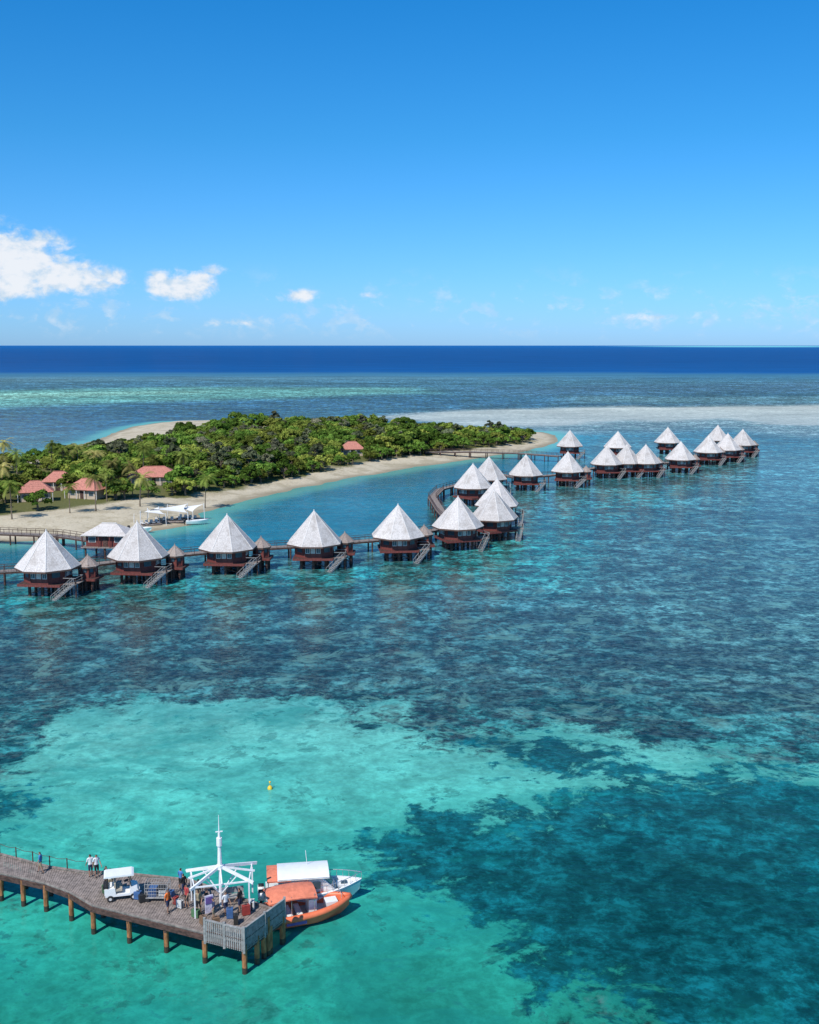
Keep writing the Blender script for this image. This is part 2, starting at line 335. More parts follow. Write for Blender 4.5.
def palm_mesh(name,h,seed):
    r=random.Random(seed); mb=MB(); lx=r.uniform(-1.2,1.2); ly=r.uniform(-1,1)
    pts=[(lx*(i/6)**1.7,ly*(i/6)**1.7,h*i/6-.3) for i in range(7)]
    mb.chain(pts,[.24,.17,.15,.14,.13,.12,.14],BARK,7); tp=Vector(pts[-1]); nb=len(mb.f); vs=[];fs=[];lr=[]
    for i in range(22):
        a=i*2.399+r.uniform(-.2,.2); el=r.uniform(-.35,1.15); L=r.uniform(3.2,4.3); tone=r.uniform(0,.6)
        prev=tp.copy(); dirv=Vector((math.cos(a)*math.cos(el),math.sin(a)*math.cos(el),math.sin(el))); N=12
        side=Vector((-math.sin(a),math.cos(a),0))
        for k in range(N):
            dirv=(dirv+Vector((0,0,-.13))).normalized(); nx=prev+dirv*(L/N)
            w=.85*math.sin(math.pi*(k+1.2)/(N+1.5))**.6
            for sgn in (-1,1):
                o=len(vs); tip=nx+side*sgn*w+dirv*.22+Vector((0,0,-.28*w)); 
                vs+=[tuple(prev),tuple(prev+dirv*(L/N)*.85),tuple(tip)]; fs.append((o,o+1,o+2)); lr.append(tone+r.random()*.4)
            prev=nx
    mb.add(vs,fs,PALMM); me=mb.mesh(name); at_=me.attributes.new('lr','FLOAT','FACE'); at_.data.foreach_set('value',[0.]*nb+lr); return me
TR=[tree_mesh('broadleaf_crown_%d'%i,random.Random(i).uniform(5.6,7.2),random.Random(i+9).uniform(3.2,4.4),LEAF,1500,.42,i) for i in range(5)]
TC=[tree_mesh('casuarina_crown_%d'%i,random.Random(i).uniform(6.0,7.8),2.6,LEAF2,1300,.34,30+i,1.4) for i in range(3)]
TB=[tree_mesh('shrub_%d'%i,3.2,2.3,LEAF,800,.3,60+i) for i in range(2)]
TP=[palm_mesh('palm_%d'%i,7.5+i*1.1,80+i) for i in range(4)]
forest=empty('tropical_forest')
bx=[p[0] for p in FOR];by=[p[1] for p in FOR]
N=14000; cx=rng.uniform(max(min(bx),-300),max(bx),N); cy=rng.uniform(min(by),max(by),N); dd=sdf(FOR,cx,cy)
HUTS=[(g(155,486,1.5),15,9,.15),(g(88,500,1.5),10,7,-.3),(g(36,503,1.5),9,6.5,.3),(g(352,457,1.5),9,6,.2),(g(60,492,1.5),9,6,.1)]
taken={}; cnt=0; palms=[]
for i in range(N):
    if dd[i]<0: continue
    px,py=cx[i],cy[i]
    if abs(px)>py*.47+25: continue
    if any((math.hypot(px-hx,py-hy)<w*.6+2.0) or (abs(px-hx)<w*.5+1 and -24<py-hy<0) for (hx,hy),w,_,_ in HUTS): continue
    edge=dd[i]<6; s=3.1 if edge else 4.0; key=(int(px//s),int(py//s))
    if any((key[0]+a,key[1]+b) in taken and math.hypot(taken[(key[0]+a,key[1]+b)][0]-px,taken[(key[0]+a,key[1]+b)][1]-py)<s for a in(-1,0,1) for b in(-1,0,1)): continue
    gap=float(fbm(np.array([px/16.+5]),np.array([py/16.]),3,44)[0])
    if gap<-.14 and not edge: continue
    taken[key]=(px,py)
    left=px<-66 and py<345
    r=random.random()
    if left and r<.30: palms.append((px,py)); continue
    elif (edge and r<.6) or r>.86: mm=random.choice(TB)
    elif r<.24 or (px>-62 and py<345 and r<.6): mm=random.choice(TC)
    else: mm=random.choice(TR)
    hv=float(fbm(np.array([px/22.]),np.array([py/22.]),3,4)[0])
    sc_=random.uniform(.6,1.1)*(1+.8*hv)*(.75 if edge and mm not in TB else 1)
    if mm in TB: sc_*=1.25
    if px>20: sc_*=.85
    o=link('tree_%d'%cnt,mm,forest,(px,py,gz(px,py)-.1),random.uniform(0,6.28),sc_); cnt+=1
palms=palms[:110]+gl([(12,521),(96,513),(205,503),(140,507),(70,515)],1.5)
for px,py in palms:
    e=link('palm_tree',random.choice(TP),None,(px,py,gz(px,py)),random.uniform(0,6.28),random.uniform(.75,1.02))

# ================================================================= MATERIALS
def roofmat(name,c1,c2):
    m=bpy.data.materials.new(name); m.use_nodes=True; t=NT(m.node_tree); b=t.n['Principled BSDF']
    tc=t.new('ShaderNodeTexCoord').outputs['Object']; oi=t.new('ShaderNodeObjectInfo').outputs['Random']
    ofs=t.new('ShaderNodeVectorMath',operation='ADD'); t.l.new(tc,ofs.inputs[0]); cb=t.new('ShaderNodeCombineXYZ'); t.put(cb.inputs[0],t.m('MULTIPLY',oi,37.)); t.l.new(cb.outputs[0],ofs.inputs[1])
    a=t.noise(t.mapping(ofs.outputs[0],(3,3,.45)),1.6,5,.65); c=t.noise(ofs.outputs[0],.45,4,.6); f=t.noise(ofs.outputs[0],9,3,.6)
    cc=t.mix(t.mr(a,.3,.7),c1,c2); cc=t.mix(t.mr(c,.47,.68,0,.55),cc,(.33,.29,.26)); 
    v=t.new('ShaderNodeVectorMath',operation='SCALE'); t.put(v.inputs[0],cc); t.put(v.inputs[3],t.m('MULTIPLY',t.mr(f,.3,.7,.82,1.1),t.mr(oi,0,1,.85,1.06,False)))
    t.l.new(v.outputs[0],b.inputs['Base Color']); b.inputs['Roughness'].default_value=.9; b.inputs['Specular IOR Level'].default_value=.2
    bn=t.new('ShaderNodeBump'); bn.inputs['Strength'].default_value=.7; bn.inputs['Distance'].default_value=.08; t.l.new(a,bn.inputs['Height']); t.l.new(bn.outputs[0],b.inputs['Normal']); return m
ROOF=roofmat('weathered_thatch',(.46,.42,.395),(.66,.62,.59))
ROOFB=roofmat('brown_thatch',(.26,.20,.17),(.38,.32,.29))
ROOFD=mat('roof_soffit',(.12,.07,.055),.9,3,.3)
CAP=mat('ridge_cap',(.64,.61,.58),.8,3,.15)
WALL=mat('red_stained_boards',(.17,.042,.034),.7,3,.55,(6,6,.4),.2)
TRIM=mat('white_trim',(.62,.60,.58),.6,3,.15)
GLASS=mat('window_glass',(.05,.08,.10),.12,1,.2,spec=.7)
CURT=mat('curtain',(.55,.5,.46),.8,6,.2)
DWOOD=mat('dark_timber',(.085,.045,.036),.8,2.5,.6,(1,1,2),.3)
GWOOD=mat('weathered_decking',(.25,.205,.18),.85,3,.4,bump=.3)
GREY=mat('grey_timber',(.30,.29,.28),.8,4,.3,bump=.2)
PILE=mat('timber_pile',(.34,.14,.055),.8,3,.5,(1,1,.5),.3)
PILEW=mat('wet_pile',(.05,.035,.025),.5,5,.4)
STEELW=mat('white_painted_steel',(.78,.78,.78),.45,3,.08)

# ================================================================= BUNGALOW
def octo(R,ch=.62):
    a=R; c=R*ch; return [(a,-c*.62),(a,c*.62),(c*.62,a),(-c*.62,a),(-a,c*.62),(-a,-c*.62),(-c*.62,-a),(c*.62,-a)]
def roof_mesh(name,R,z0,z1,n=14,RM=None):
    RM=RM or ROOF
    mb=MB(); base=octo(R)
    for k in range(n):
        f0=1-k/n; f1=1-(k+1)/n; za=z0+(z1-z0)*k/n; zb=z0+(z1-z0)*(k+1)/n; o=.075
        lo=[(x*f0*(1+o/R/f0*.8),y*f0*(1+o/R/f0*.8),za+.0) for x,y in base]; hi=[(x*f1,y*f1,zb+.06) for x,y in base]
        lo2=[(x*f0,y*f0,za-.09) for x,y in base]
        mb.add(lo+hi,[(i,(i+1)%8,8+(i+1)%8,8+i) for i in range(8)],RM)
        mb.add(lo2+lo,[(i,(i+1)%8,8+(i+1)%8,8+i) for i in range(8)],RM)
    for x,y in base: mb.beam((x*1.01,y*1.01,z0+.05),(0,0,z1+.09),.12,.06,CAP if RM is ROOF else RM)
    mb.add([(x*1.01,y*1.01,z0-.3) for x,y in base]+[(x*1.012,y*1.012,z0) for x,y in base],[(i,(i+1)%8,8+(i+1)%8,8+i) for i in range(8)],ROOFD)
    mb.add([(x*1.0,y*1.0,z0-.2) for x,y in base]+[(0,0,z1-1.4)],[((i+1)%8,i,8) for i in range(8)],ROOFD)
    mb.tube((0,0,z1-.2),(0,0,z1+.35),.2,CAP if RM is ROOF else RM,.05)
    return mb.mesh(name)
def body_mesh(name,R,z0,z1,side=1):
    mb=MB(); b=octo(R,.7)
    mb.add([(x,y,z0) for x,y in b]+[(x,y,z1) for x,y in b],[(i,(i+1)%8,8+(i+1)%8,8+i) for i in range(8)]+[tuple(range(8,16))],WALL)
    for i in range(8):
        p=Vector((*b[i],0));q=Vector((*b[(i+1)%8],0)); L=(q-p).length; d=(q-p)/L; n=Vector((d.y,-d.x,0))
        mb.beam(p+n*.05+Vector((0,0,z0)),p+n*.05+Vector((0,0,z1)),.16,.16,WALL)
        mb.beam(p+n*.06+Vector((0,0,z0+.12)),q+n*.06+Vector((0,0,z0+.12)),.08,.22,WALL)
        if L>3:
            k=3; w=L/k
            for j in range(k):
                c=p+d*(w*(j+.5))+n*.04; ang=math.atan2(d.y,d.x)
                mb.box(c+Vector((0,0,z0+1.5)),(w*.8,.06,1.15),TRIM,ang)
                mb.box(c+n*.04+Vector((0,0,z0+1.5)),(w*.8-.2,.05,.95),GLASS if j!=1 else CURT,ang)
                mb.box(c+n*.08+Vector((0,0,z0+1.5)),(.05,.05,.95),TRIM,ang)
        else:
            c=(p+q)/2+n*.05; mb.box(c+Vector((0,0,z0+1.5)),(L*.5,.06,1.0),GLASS,math.atan2(d.y,d.x))
    return mb.mesh(name)
def base_mesh(name,W,zd,ins=.62):
    mb=MB(); n=int(W*2/.3)
    for i in range(n):
        yv=-W+(i+.5)*2*W/n; mb.box((0,yv,zd-.04),(2*W,2*W/n-.03,.08),DWOOD)
    for xx in (-W*ins,0,W*ins):
        mb.beam((xx,-W,zd-.3),(xx,W,zd-.3),.2,.35,DWOOD)
        for yv in (-W*ins,0,W*ins):
            mb.tube((xx,yv,-1.5),(xx,yv,zd-.1),.27,DWOOD,n=8)
    for s in(-1,1):
        mb.beam((-W*ins,s*W*ins,.4),(W*ins,s*W*ins,zd-.4),.12,.12,DWOOD); mb.beam((W*ins,s*W*ins,.4),(-W*ins,s*W*ins,zd-.4),.12,.12,DWOOD)
        mb.beam((-W,s*(W+.04),zd-.2),(W,s*(W+.04),zd-.2),.08,.4,WALL); mb.beam((s*(W+.04),-W,zd-.2),(s*(W+.04),W,zd-.2),.08,.4,WALL)
    return mb.mesh(name)
def stair_mesh(name,x0,y0,zd):
    mb=MB(); mb.box((x0+1.2,y0,zd-.07),(2.4,3.2,.1),GWOOD)
    for xx in(x0+.3,x0+2.2):
        for yv in(y0-1.3,y0+1.3): mb.tube((xx,yv,-1.5),(xx,yv,zd+1.0 if xx>x0+1 else zd),.12,DWOOD,n=6)
    a=Vector((x0+1.8,y0-1.5,zd));bq=Vector((x0-.9,y0-4.0,-.3)); 
    s=Vector((-(bq-a).y,(bq-a).x,0)).normalized()*.45
    for k in(-1,1):
        mb.beam(a+s*k,bq+s*k,.1,.28,GREY); mb.beam(a+s*k+Vector((0,0,1)),bq+s*k+Vector((0,0,1)),.07,.08,GREY)
        for j in range(6):
            p=a.lerp(bq,j/5)+s*k; mb.beam(p,p+Vector((0,0,1)),.06,.06,GREY)
    for j in range(12):
        p=a.lerp(bq,(j+.5)/12); mb.beam(p-s,p+s,.28,.05,GREY)
    for yv in(y0-1.5,y0+1.5): 
        mb.beam((x0+.1,yv,zd+1),(x0+2.3,yv,zd+1),.06,.08,GREY)
    mb.beam((x0+2.3,y0-1.5,zd+1),(x0+2.3,y0+1.5,zd+1),.06,.08,GREY); mb.beam((x0+2.3,y0-1.5,zd+.5),(x0+2.3,y0+1.5,zd+.5),.05,.06,GREY)
    return mb.mesh(name)
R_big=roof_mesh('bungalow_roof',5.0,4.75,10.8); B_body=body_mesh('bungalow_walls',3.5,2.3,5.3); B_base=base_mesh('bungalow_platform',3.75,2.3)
S_st=stair_mesh('bungalow_stairs',3.75,-1.2,2.3); R_sm=roof_mesh('annex_roof',1.75,4.3,6.0,6,ROOFB); A_body=body_mesh('annex_walls',1.4,2.3,4.6); A_base=base_mesh('annex_platform',1.9,2.3)
VIL=gl([(46,531),(137,522),(227,515),(314,511),(398,505),(458,497),(494,490),(497,479),(489,457),(473,464),(526,453),(568,450),(607,444),(646,443),(681,440),(709,434),(728,432),(743,428),(718,424),(668,426),(618,430),(627,443),(570,429)],10.8)
for i,(vx,vy) in enumerate(VIL):
    rz=[-.12,-.1,-.05,0,.1,.35,.5,.6,.8,.7][i] if i<10 else random.uniform(-.3,.1)
    e=empty('overwater_bungalow',(vx,vy,0),rz,1 if i<10 else .95)
    link('roof',R_big,e); link('walls',B_body,e); link('platform',B_base,e); link('stairs',S_st,e)
    if i<5 or 10<i<18:
        ax,ay=5.6,3.6
        link('annex_roof',R_sm,e,(ax,ay,0)); link('annex_walls',A_body,e,(ax,ay,0)); link('annex_platform',A_base,e,(ax,ay,0))

# ================================================================= BOARDWALKS
def boardwalk(name,pts,w,zd,rails=True,step=5.0,pr=.17):
    mb=MB(); P3=[Vector((a,b,zd)) for a,b in pts]
    for p,q in zip(P3[:-1],P3[1:]):
        d=(q-p);L=d.length;d/=L;s=Vector((-d.y,d.x,0)); n=max(1,int(L/.45)); ang=math.atan2(d.y,d.x)
        for i in range(n): mb.box(p+d*((i+.5)*L/n)-Vector((0,0,.04+.003*(i%2))),(L/n-.04,w,.07),GWOOD,ang)
        for k in(-1,1):
            o=s*k*(w/2-.1); mb.beam(p+o-Vector((0,0,.25)),q+o-Vector((0,0,.25)),.14,.3,DWOOD)
            if rails:
                mb.beam(p+o+Vector((0,0,1)),q+o+Vector((0,0,1)),.08,.08,DWOOD); mb.beam(p+o+Vector((0,0,.5)),q+o+Vector((0,0,.5)),.04,.05,DWOOD)
            m_=max(1,int(L/step))
            for i in range(m_+1):
                c=p.lerp(q,i/m_)+o; mb.tube((c.x,c.y,-1.5),(c.x,c.y,zd-.1),pr,DWOOD,n=7)
            if rails:
                m2=max(1,int(L/2))
                for i in range(m2+1):
                    c=p.lerp(q,i/m2)+o; mb.beam(c,c+Vector((0,0,1)),.08,.08,DWOOD)
    return link(name,mb.mesh(name))
path=[(-130,172)]+[(vx+ -.5,vy+10.5) for vx,vy in VIL[:5]]
path+= gl([(440,528),(452,522),(441,511),(432,497),(440,489),(462,483)],2.4)
boardwalk('boardwalk',path,2.2,2.4)
path2=gl([(462,483),(500,474)],2.4)+[(vx-1,vy+9.5) for vx,vy in VIL[10:18]]
boardwalk('boardwalk',path2,2.2,2.4)
boardwalk('boardwalk',gl([(425,452),(470,451.5),(520,453),(560,456)],2.4),2.6,2.4)
boardwalk('boardwalk',gl([(-80,530),(60,535),(100,541)],2.4),2.2,2.4)
for vx,vy in VIL[:5]+VIL[10:18]:
    boardwalk('boardwalk',[(vx,vy+4.0),(vx-.3,vy+9.4)],1.6,2.33,False,3)
for a,b_ in ((VIL[5],g(446,526,2.4)),(VIL[6],g(452,520,2.4)),(VIL[7],g(441,511,2.4)),(VIL[8],g(462,483,2.4)),(VIL[9],g(455,485,2.4))):
    boardwalk('boardwalk',[(a[0]+(b_[0]-a[0])*.3,a[1]+(b_[1]-a[1])*.3),b_],1.6,2.33,False,3)

# ================================================================= COTTAGES
PINK=mat('salmon_roof',(.50,.20,.15),.8,3,.4,(1,1,3),.2); CREAM=mat('cream_wall',(.5,.40,.30),.8,2,.15)
def cottage(name,w,d,loc,rz,roofm,wallm,hw=2.4,hr=2.2,stilts=0):
    e=empty(name,loc,rz); mb=MB(); mb.box((0,0,hw/2),(w-1.6,d-1.6,hw),wallm)
    link('walls',mb.mesh('cottage_walls'),e)
    mb=MB(); n=6
    a=[(-w/2,-d/2,hw),(w/2,-d/2,hw),(w/2,d/2,hw),(-w/2,d/2,hw)]; rl=max((w-d)/2,.3)
    for k in range(n):
        def ring(f,o,dz): 
            return [((-w/2)*(1-f)-rl*f-o,(-d/2)*(1-f)-o,hw+hr*f+dz),((w/2)*(1-f)+rl*f+o,(-d/2)*(1-f)-o,hw+hr*f+dz),((w/2)*(1-f)+rl*f+o,(d/2)*(1-f)+o,hw+hr*f+dz),((-w/2)*(1-f)-rl*f-o,(d/2)*(1-f)+o,hw+hr*f+dz)]
        mb.add(ring(k/n,.05,0)+ring((k+1)/n,0,.04),[(i,(i+1)%4,4+(i+1)%4,4+i) for i in range(4)],roofm)
        mb.add(ring(k/n,0,-.12)+ring(k/n,.05,0),[(i,(i+1)%4,4+(i+1)%4,4+i) for i in range(4)],roofm)
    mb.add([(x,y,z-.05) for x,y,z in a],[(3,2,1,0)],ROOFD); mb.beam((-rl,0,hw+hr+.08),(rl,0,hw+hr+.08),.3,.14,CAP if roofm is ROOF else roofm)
    link('roof',mb.mesh('cottage_roof'),e)
    mb=MB(); yf=-d/2+.8
    mb.box((0,yf-.03,1.05),(1.0,.08,2.1),DWOOD)
    for xx in(-w*.28,w*.28): mb.box((xx,yf-.03,1.4),(1.5,.08,1.1),TRIM); mb.box((xx,yf-.08,1.4),(1.3,.06,.9),GLASS); mb.box((xx,-yf+.03,1.4),(1.5,.08,1.1),GLASS)
    for xx in(-w/2+.25,0-w*.12,w*.12,w/2-.25): mb.box((xx,-d/2+.2,hw/2-.06),(.16,.16,hw-.1),TRIM if roofm is not ROOF else WALL)
    if stilts:
        mb.box((0,0,-.12),(w,d,.2),GWOOD)
        for xx in(-w*.42,0,w*.42):
            for yv in(-d*.42,d*.42): mb.tube((xx,yv,-stilts-1.5),(xx,yv,-.2),.2,DWOOD)
    link('doors_and_windows',mb.mesh('cottage_openings'),e)
for (p,w,d,rz) in HUTS: cottage('beach_cottage',w,d,(p[0],p[1],gz(*p)),rz,PINK,CREAM,2.5,2.6)
hp=g(110,545,2.4); cottage('boathouse',9.5,6.5,(hp[0],hp[1],2.5),-.1,ROOF,WALL,2.3,2.0,2.5)
SAIL=mat('sail_canvas',(.74,.73,.71),.8,2,.08)
for (u,v,w,rz) in ((168,517,9,.2),(186,514,7,-.4),(150,520,6,.6)):
    p=g(u,v,1.5); e=empty('shade_sail',(p[0],p[1],gz(*p)),rz); mb=MB(); n=8; hs=[3.6,2.4,3.6,2.4]
    c=[(-w/2,-w/3,hs[0]),(w/2,-w/3,hs[1]),(w/2,w/3,hs[2]),(-w/2,w/3,hs[3])]; vs=[]
    for j in range(n+1):
        for i in range(n+1):
            a,b=i/n,j/n; q=[c[0][k]*(1-a)*(1-b)+c[1][k]*a*(1-b)+c[2][k]*a*b+c[3][k]*(1-a)*b for k in range(3)]
            pin=1-.16*(math.sin(math.pi*b)+0*a); pin2=1-.16*math.sin(math.pi*a); vs.append((q[0]*pin,q[1]*pin2,q[2]))
    mb.add(vs,[(j*(n+1)+i,j*(n+1)+i+1,(j+1)*(n+1)+i+1,(j+1)*(n+1)+i) for j in range(n) for i in range(n)],SAIL); link('canvas',mb.mesh('sail',True),e)
    mb=MB(); 
    for q in c: mb.tube((q[0]*1.05,q[1]*1.05,-.5),(q[0]*1.02,q[1]*1.02,q[2]+.2),.07,STEELW)
    mb.box((0,0,.1),(w*.8,w*.5,.2),GWOOD)
    for k in range(4): mb.box((-w*.3+k*w*.2,0,.5),(.7,1.8,.12),TRIM); mb.box((-w*.3+k*w*.2,.8,.75),(.7,.12,.6),TRIM); mb.box((-w*.3+k*w*.2,0,.32),(.5,1.5,.2),DWOOD)
    link('poles_and_loungers',mb.mesh('sail_poles'),e)

# ================================================================= JETTY
ZJ=2.2
F=gl([(-90,853),(0,874),(45,884),(70,893),(92,906),(165,924),(243,944)],ZJ); Bk=gl([(-90,836),(0,855),(50,868),(85,873),(112,873),(190,881),(283,914)],ZJ)
je=empty('jetty'); mb=MB()
def lerp2(a,b,t): return (a[0]+(b[0]-a[0])*t,a[1]+(b[1]-a[1])*t)
for i in range(len(F)-1):
    L=(math.dist(F[i],F[i+1])+math.dist(Bk[i],Bk[i+1]))/2; n=max(1,int(L/.2))
    for j in range(n):
        a0,a1=(j+.05)/n,(j+.93)/n; dz=random.uniform(-.008,.008)
        q=[lerp2(F[i],F[i+1],a0),lerp2(F[i],F[i+1],a1),lerp2(Bk[i],Bk[i+1],a1),lerp2(Bk[i],Bk[i+1],a0)]
        vs=[(a,b,ZJ-.07+dz) for a,b in q]+[(a,b,ZJ+dz) for a,b in q]
        mb.add(vs,[(0,3,2,1),(4,5,6,7),(0,1,5,4),(1,2,6,5),(2,3,7,6),(3,0,4,7)],GWOOD)
link('decking',mb.mesh('decking'),je)
mb=MB()
for E in (F,Bk):
    for a,b in zip(E[:-1],E[1:]): mb.beam((*a,ZJ-.26),(*b,ZJ-.26),.16,.36,DWOOD); mb.beam((*a,ZJ+.1),(*b,ZJ+.1),.14,.12,GWOOD)
mb.beam((*F[-1],ZJ-.26),(*Bk[-1],ZJ-.26),.16,.36,DWOOD)
for i in range(len(F)-1):
    n=max(1,round(math.dist(F[i],F[i+1])/2.7))
    for j in range(n+(i==len(F)-2)):
        tt=j/n; a=lerp2(F[i],F[i+1],tt); b=lerp2(Bk[i],Bk[i+1],tt)
        mb.beam((*a,ZJ-.55),(*b,ZJ-.55),.2,.25,DWOOD)
        for k in (0.03,.97) if math.dist(a,b)<3.2 else (.03,.5,.97):
            c=lerp2(a,b,k); mb.tube((*c,.45),(*c,ZJ-.1),.18,PILE,n=10); mb.tube((*c,-2),(*c,.45),.19,PILEW,n=10)
for f in (.33,.66):
    c=lerp2(F[-1],Bk[-1],f); mb.tube((*c,.45),(*c,ZJ-.1),.18,PILE,n=10); mb.tube((*c,-2),(*c,.45),.19,PILEW,n=10)
for c in (g(283,942),g(268,955)): mb.tube((*c,.4),(*c,ZJ+.7),.2,PILE,n=10); mb.tube((*c,-2),(*c,.4),.21,PILEW,n=10)
link('piles_and_beams',mb.mesh('piles'),je)
mb=MB()
w0=lerp2(F[-2],F[-1],.52)
def slat(a,b,z0,z1):
    mb.beam((*a,z1),(*b,z1),.14,.08,GREY); L=math.dist(a,b); n=int(L/.16)
    for i in range(n+1):
        c=lerp2(a,b,i/n); mb.beam((*c,z0),(*c,z1-.04),.09,.05,GREY)
    for zz in (z0+.1,(z0+z1)/2): mb.beam((*a,zz),(*b,zz),.05,.07,DWOOD)
A_=(w0[0]+.02,w0[1]-.13); B_=(F[-1][0]+.08,F[-1][1]-.12); C_=(Bk[-1][0]+.12,Bk[-1][1]-.02)
slat(A_,B_,ZJ-.5,ZJ+1.15); slat(B_,C_,ZJ-.5,ZJ+1.15)
for c in(A_,B_,C_,lerp2(B_,C_,.5),lerp2(A_,B_,.5)): mb.beam((*c,ZJ-.6),(*c,ZJ+1.3),.16,.16,GREY)
link('balustrade',mb.mesh('balustrade'),je)
mb=MB()  # rope handrail on back edge
for i in range(3):
    a,b=Bk[i],Bk[i+1]; n=max(1,round(math.dist(a,b)/2)); 
    for j in range(n):
        p=lerp2(a,b,j/n);q=lerp2(a,b,(j+1)/n); mb.tube((*p,ZJ),(*p,ZJ+1),.045,DWOOD,n=6); m_=lerp2(p,q,.5)
        mb.chain([(*p,ZJ+.95),(*m_,ZJ+.85),(*q,ZJ+.95)],[.02]*3,DWOOD,5)
link('rope_rail',mb.mesh('rope_rail'),je)
# luggage and supplies standing on the deck
LUG=[mat('luggage_'+n,c,.6,4,.2) for n,c in (('blue',(.05,.12,.28)),('black',(.03,.03,.03)),('red',(.35,.05,.04)),('white',(.6,.6,.58)),('green',(.08,.18,.08)),('brown',(.2,.12,.07)))]
for k,(u,v) in enumerate(((138,899),(143,902),(176,904),(180,908),(196,917),(203,924),(230,918),(236,924),(246,915),(252,909),(106,893),(216,928),(171,898))):
    p=g(u,v,ZJ); mb=MB(); w_,d_,h_=random.uniform(.4,.6),random.uniform(.25,.4),random.uniform(.45,.75); m_=LUG[k%6]; rz=random.uniform(0,3)
    mb.box((0,0,h_/2+.05),(w_,d_,h_),m_); mb.box((0,0,h_/2+.05),(w_+.02,d_*.3,h_*.96),LUG[1]); mb.box((0,0,h_+.09),(w_*.4,.04,.04),LUG[1])
    for s in(-1,1): mb.box((s*w_*.35,0,h_+.07),(.03,.03,.07),LUG[1]); mb.tube((s*w_*.38,-d_*.4,.035),(s*w_*.38,d_*.4,.035),.035,LUG[1])
    link('suitcase',mb.mesh('suitcase'),None,(p[0],p[1],ZJ+.01),rz)
# white pergola with mast
c0=g(221,906,ZJ); pe=empty('mast_pergola',(c0[0],c0[1],ZJ),.25); mb=MB()
mb.tube((0,0,0),(0,0,3.1),.11,STEELW); mb.tube((0,0,3.1),(0,0,5.6),.17,STEELW,.08); mb.tube((0,0,5.6),(0,0,6.9),.045,STEELW,.015)
mb.tube((0,0,4.6),(0,0,5.2),.2,STEELW); mb.box((0,0,5.65),(.5,.08,.06),STEELW)
mb.tube((0,0,2.85),(0,0,3.15),.25,STEELW,n=12)
leg=[(-1.9,-1.3),(1.9,-1.3),(2.4,1.3),(-2.0,1.3)]
for k,(x_,y_) in enumerate(leg):
    mb.beam((0,0,3.05),(x_*1.15,y_*1.15,2.25),.13,.2,STEELW); mb.beam((x_,y_,0),(x_,y_,2.35),.1,.1,STEELW)
    x2,y2=leg[(k+1)%4]; mb.beam((x_,y_,2.3),(x2,y2,2.3),.08,.1,STEELW); mb.beam((0,0,3.0),((x_+x2)*.57,(y_+y2)*.57,2.4),.09,.12,STEELW)
    mb.beam((0,0,.9),(x_*.6,y_*.6,2.6),.07,.07,STEELW)
link('steel_frame',mb.mesh('pergola'),pe)
mb=MB(); SIGN=mat('sign_panel',(.62,.58,.68),.6,6,.3); PUR=mat('purple_panel',(.16,.10,.30),.6,4,.2)
mb.box((-.9,-1.1,.85),(.6,.1,1.3),SIGN,.3); mb.box((-.9,-1.17,1.15),(.5,.03,.5),PUR,.3); mb.box((.9,.4,.45),(1.6,.6,.08),GREY); mb.box((.9,.4,.22),(1.3,.1,.42),GREY); mb.box((.9,.75,.75),(1.6,.06,.45),GREY)
link('notice_board_and_bench',mb.mesh('noticeboard'),pe)

# golf cart ------------------------------------------------------
WP=mat('white_gelcoat',(.78,.78,.77),.3,2,.05,spec=.5); BLK=mat('black_rubber',(.02,.02,.022),.7,5,.3); SEAT=mat('beige_vinyl',(.42,.36,.28),.6,4,.15)
def golf_cart(loc,rz):
    e=empty('golf_cart',loc,rz); mb=MB()
    mb.box((0,0,.42),(2.3,1.1,.16),WP); 
    pr=[(-1.2,.5),(-1.2,.95),(-.45,.98),(-.4,.5)]
    for prof in (pr,[(.55,.5),(.65,1.0),(1.1,.85),(1.25,.5)]):
        vs=[(a,-.55,b) for a,b in prof]+[(a,.55,b) for a,b in prof]
        mb.add(vs,[(0,1,2,3),(7,6,5,4),(0,4,5,1),(1,5,6,2),(2,6,7,3),(3,7,4,0)],WP)
    mb.box((-.2,0,.78),(.5,1.0,.14),SEAT); mb.box((-.46,0,1.1),(.12,1.0,.45),SEAT)
    for x_,x2 in((-.95,-1.0),(.72,.5)):
        for y_ in(-.5,.5): mb.beam((x_,y_,.9),(x2,y_,1.85),.05,.05,BLK)
    rv=[(-1.2,1.88),(-1.1,1.95),(.75,1.97),(.9,1.9)]
    vs=[(a,-.62,b) for a,b in rv]+[(a,.62,b) for a,b in rv]+[(-1.2,-.62,1.84),(.9,-.62,1.84),(.9,.62,1.84),(-1.2,.62,1.84)]
    mb.add(vs,[(0,1,5,4),(1,2,6,5),(2,3,7,6),(8,11,10,9),(0,8,9,3,2,1),(4,5,6,7,10,11),(3,9,10,7),(0,4,11,8)],WP)
    mb.box((.6,0,1.38),(.03,.95,.75),GLASS,M=Matrix.Rotation(-.22,3,'Y')); mb.tube((.55,.25,.95),(.35,.25,1.12),.02,BLK); mb.tube((.34,.25,1.1),(.33,.25,1.14),.17,BLK,n=14)
    for x_ in(-.8,.82):
        for y_ in(-.56,.56): mb.tube((x_,y_-.09,.23),(x_,y_+.09,.23),.23,BLK,n=16); mb.tube((x_,y_-.095,.23),(x_,y_+.095,.23),.11,TRIM,n=10)
    mb.box((-1.1,0,1.05),(.35,.9,.2),BLK); mb.box((1.26,.35,.72),(.04,.18,.1),TRIM); mb.box((1.26,-.35,.72),(.04,.18,.1),TRIM)
    link('cart_body',mb.mesh('golf_cart'),e)
p=g(122,897,ZJ); golf_cart((p[0],p[1],ZJ+.01),.25)
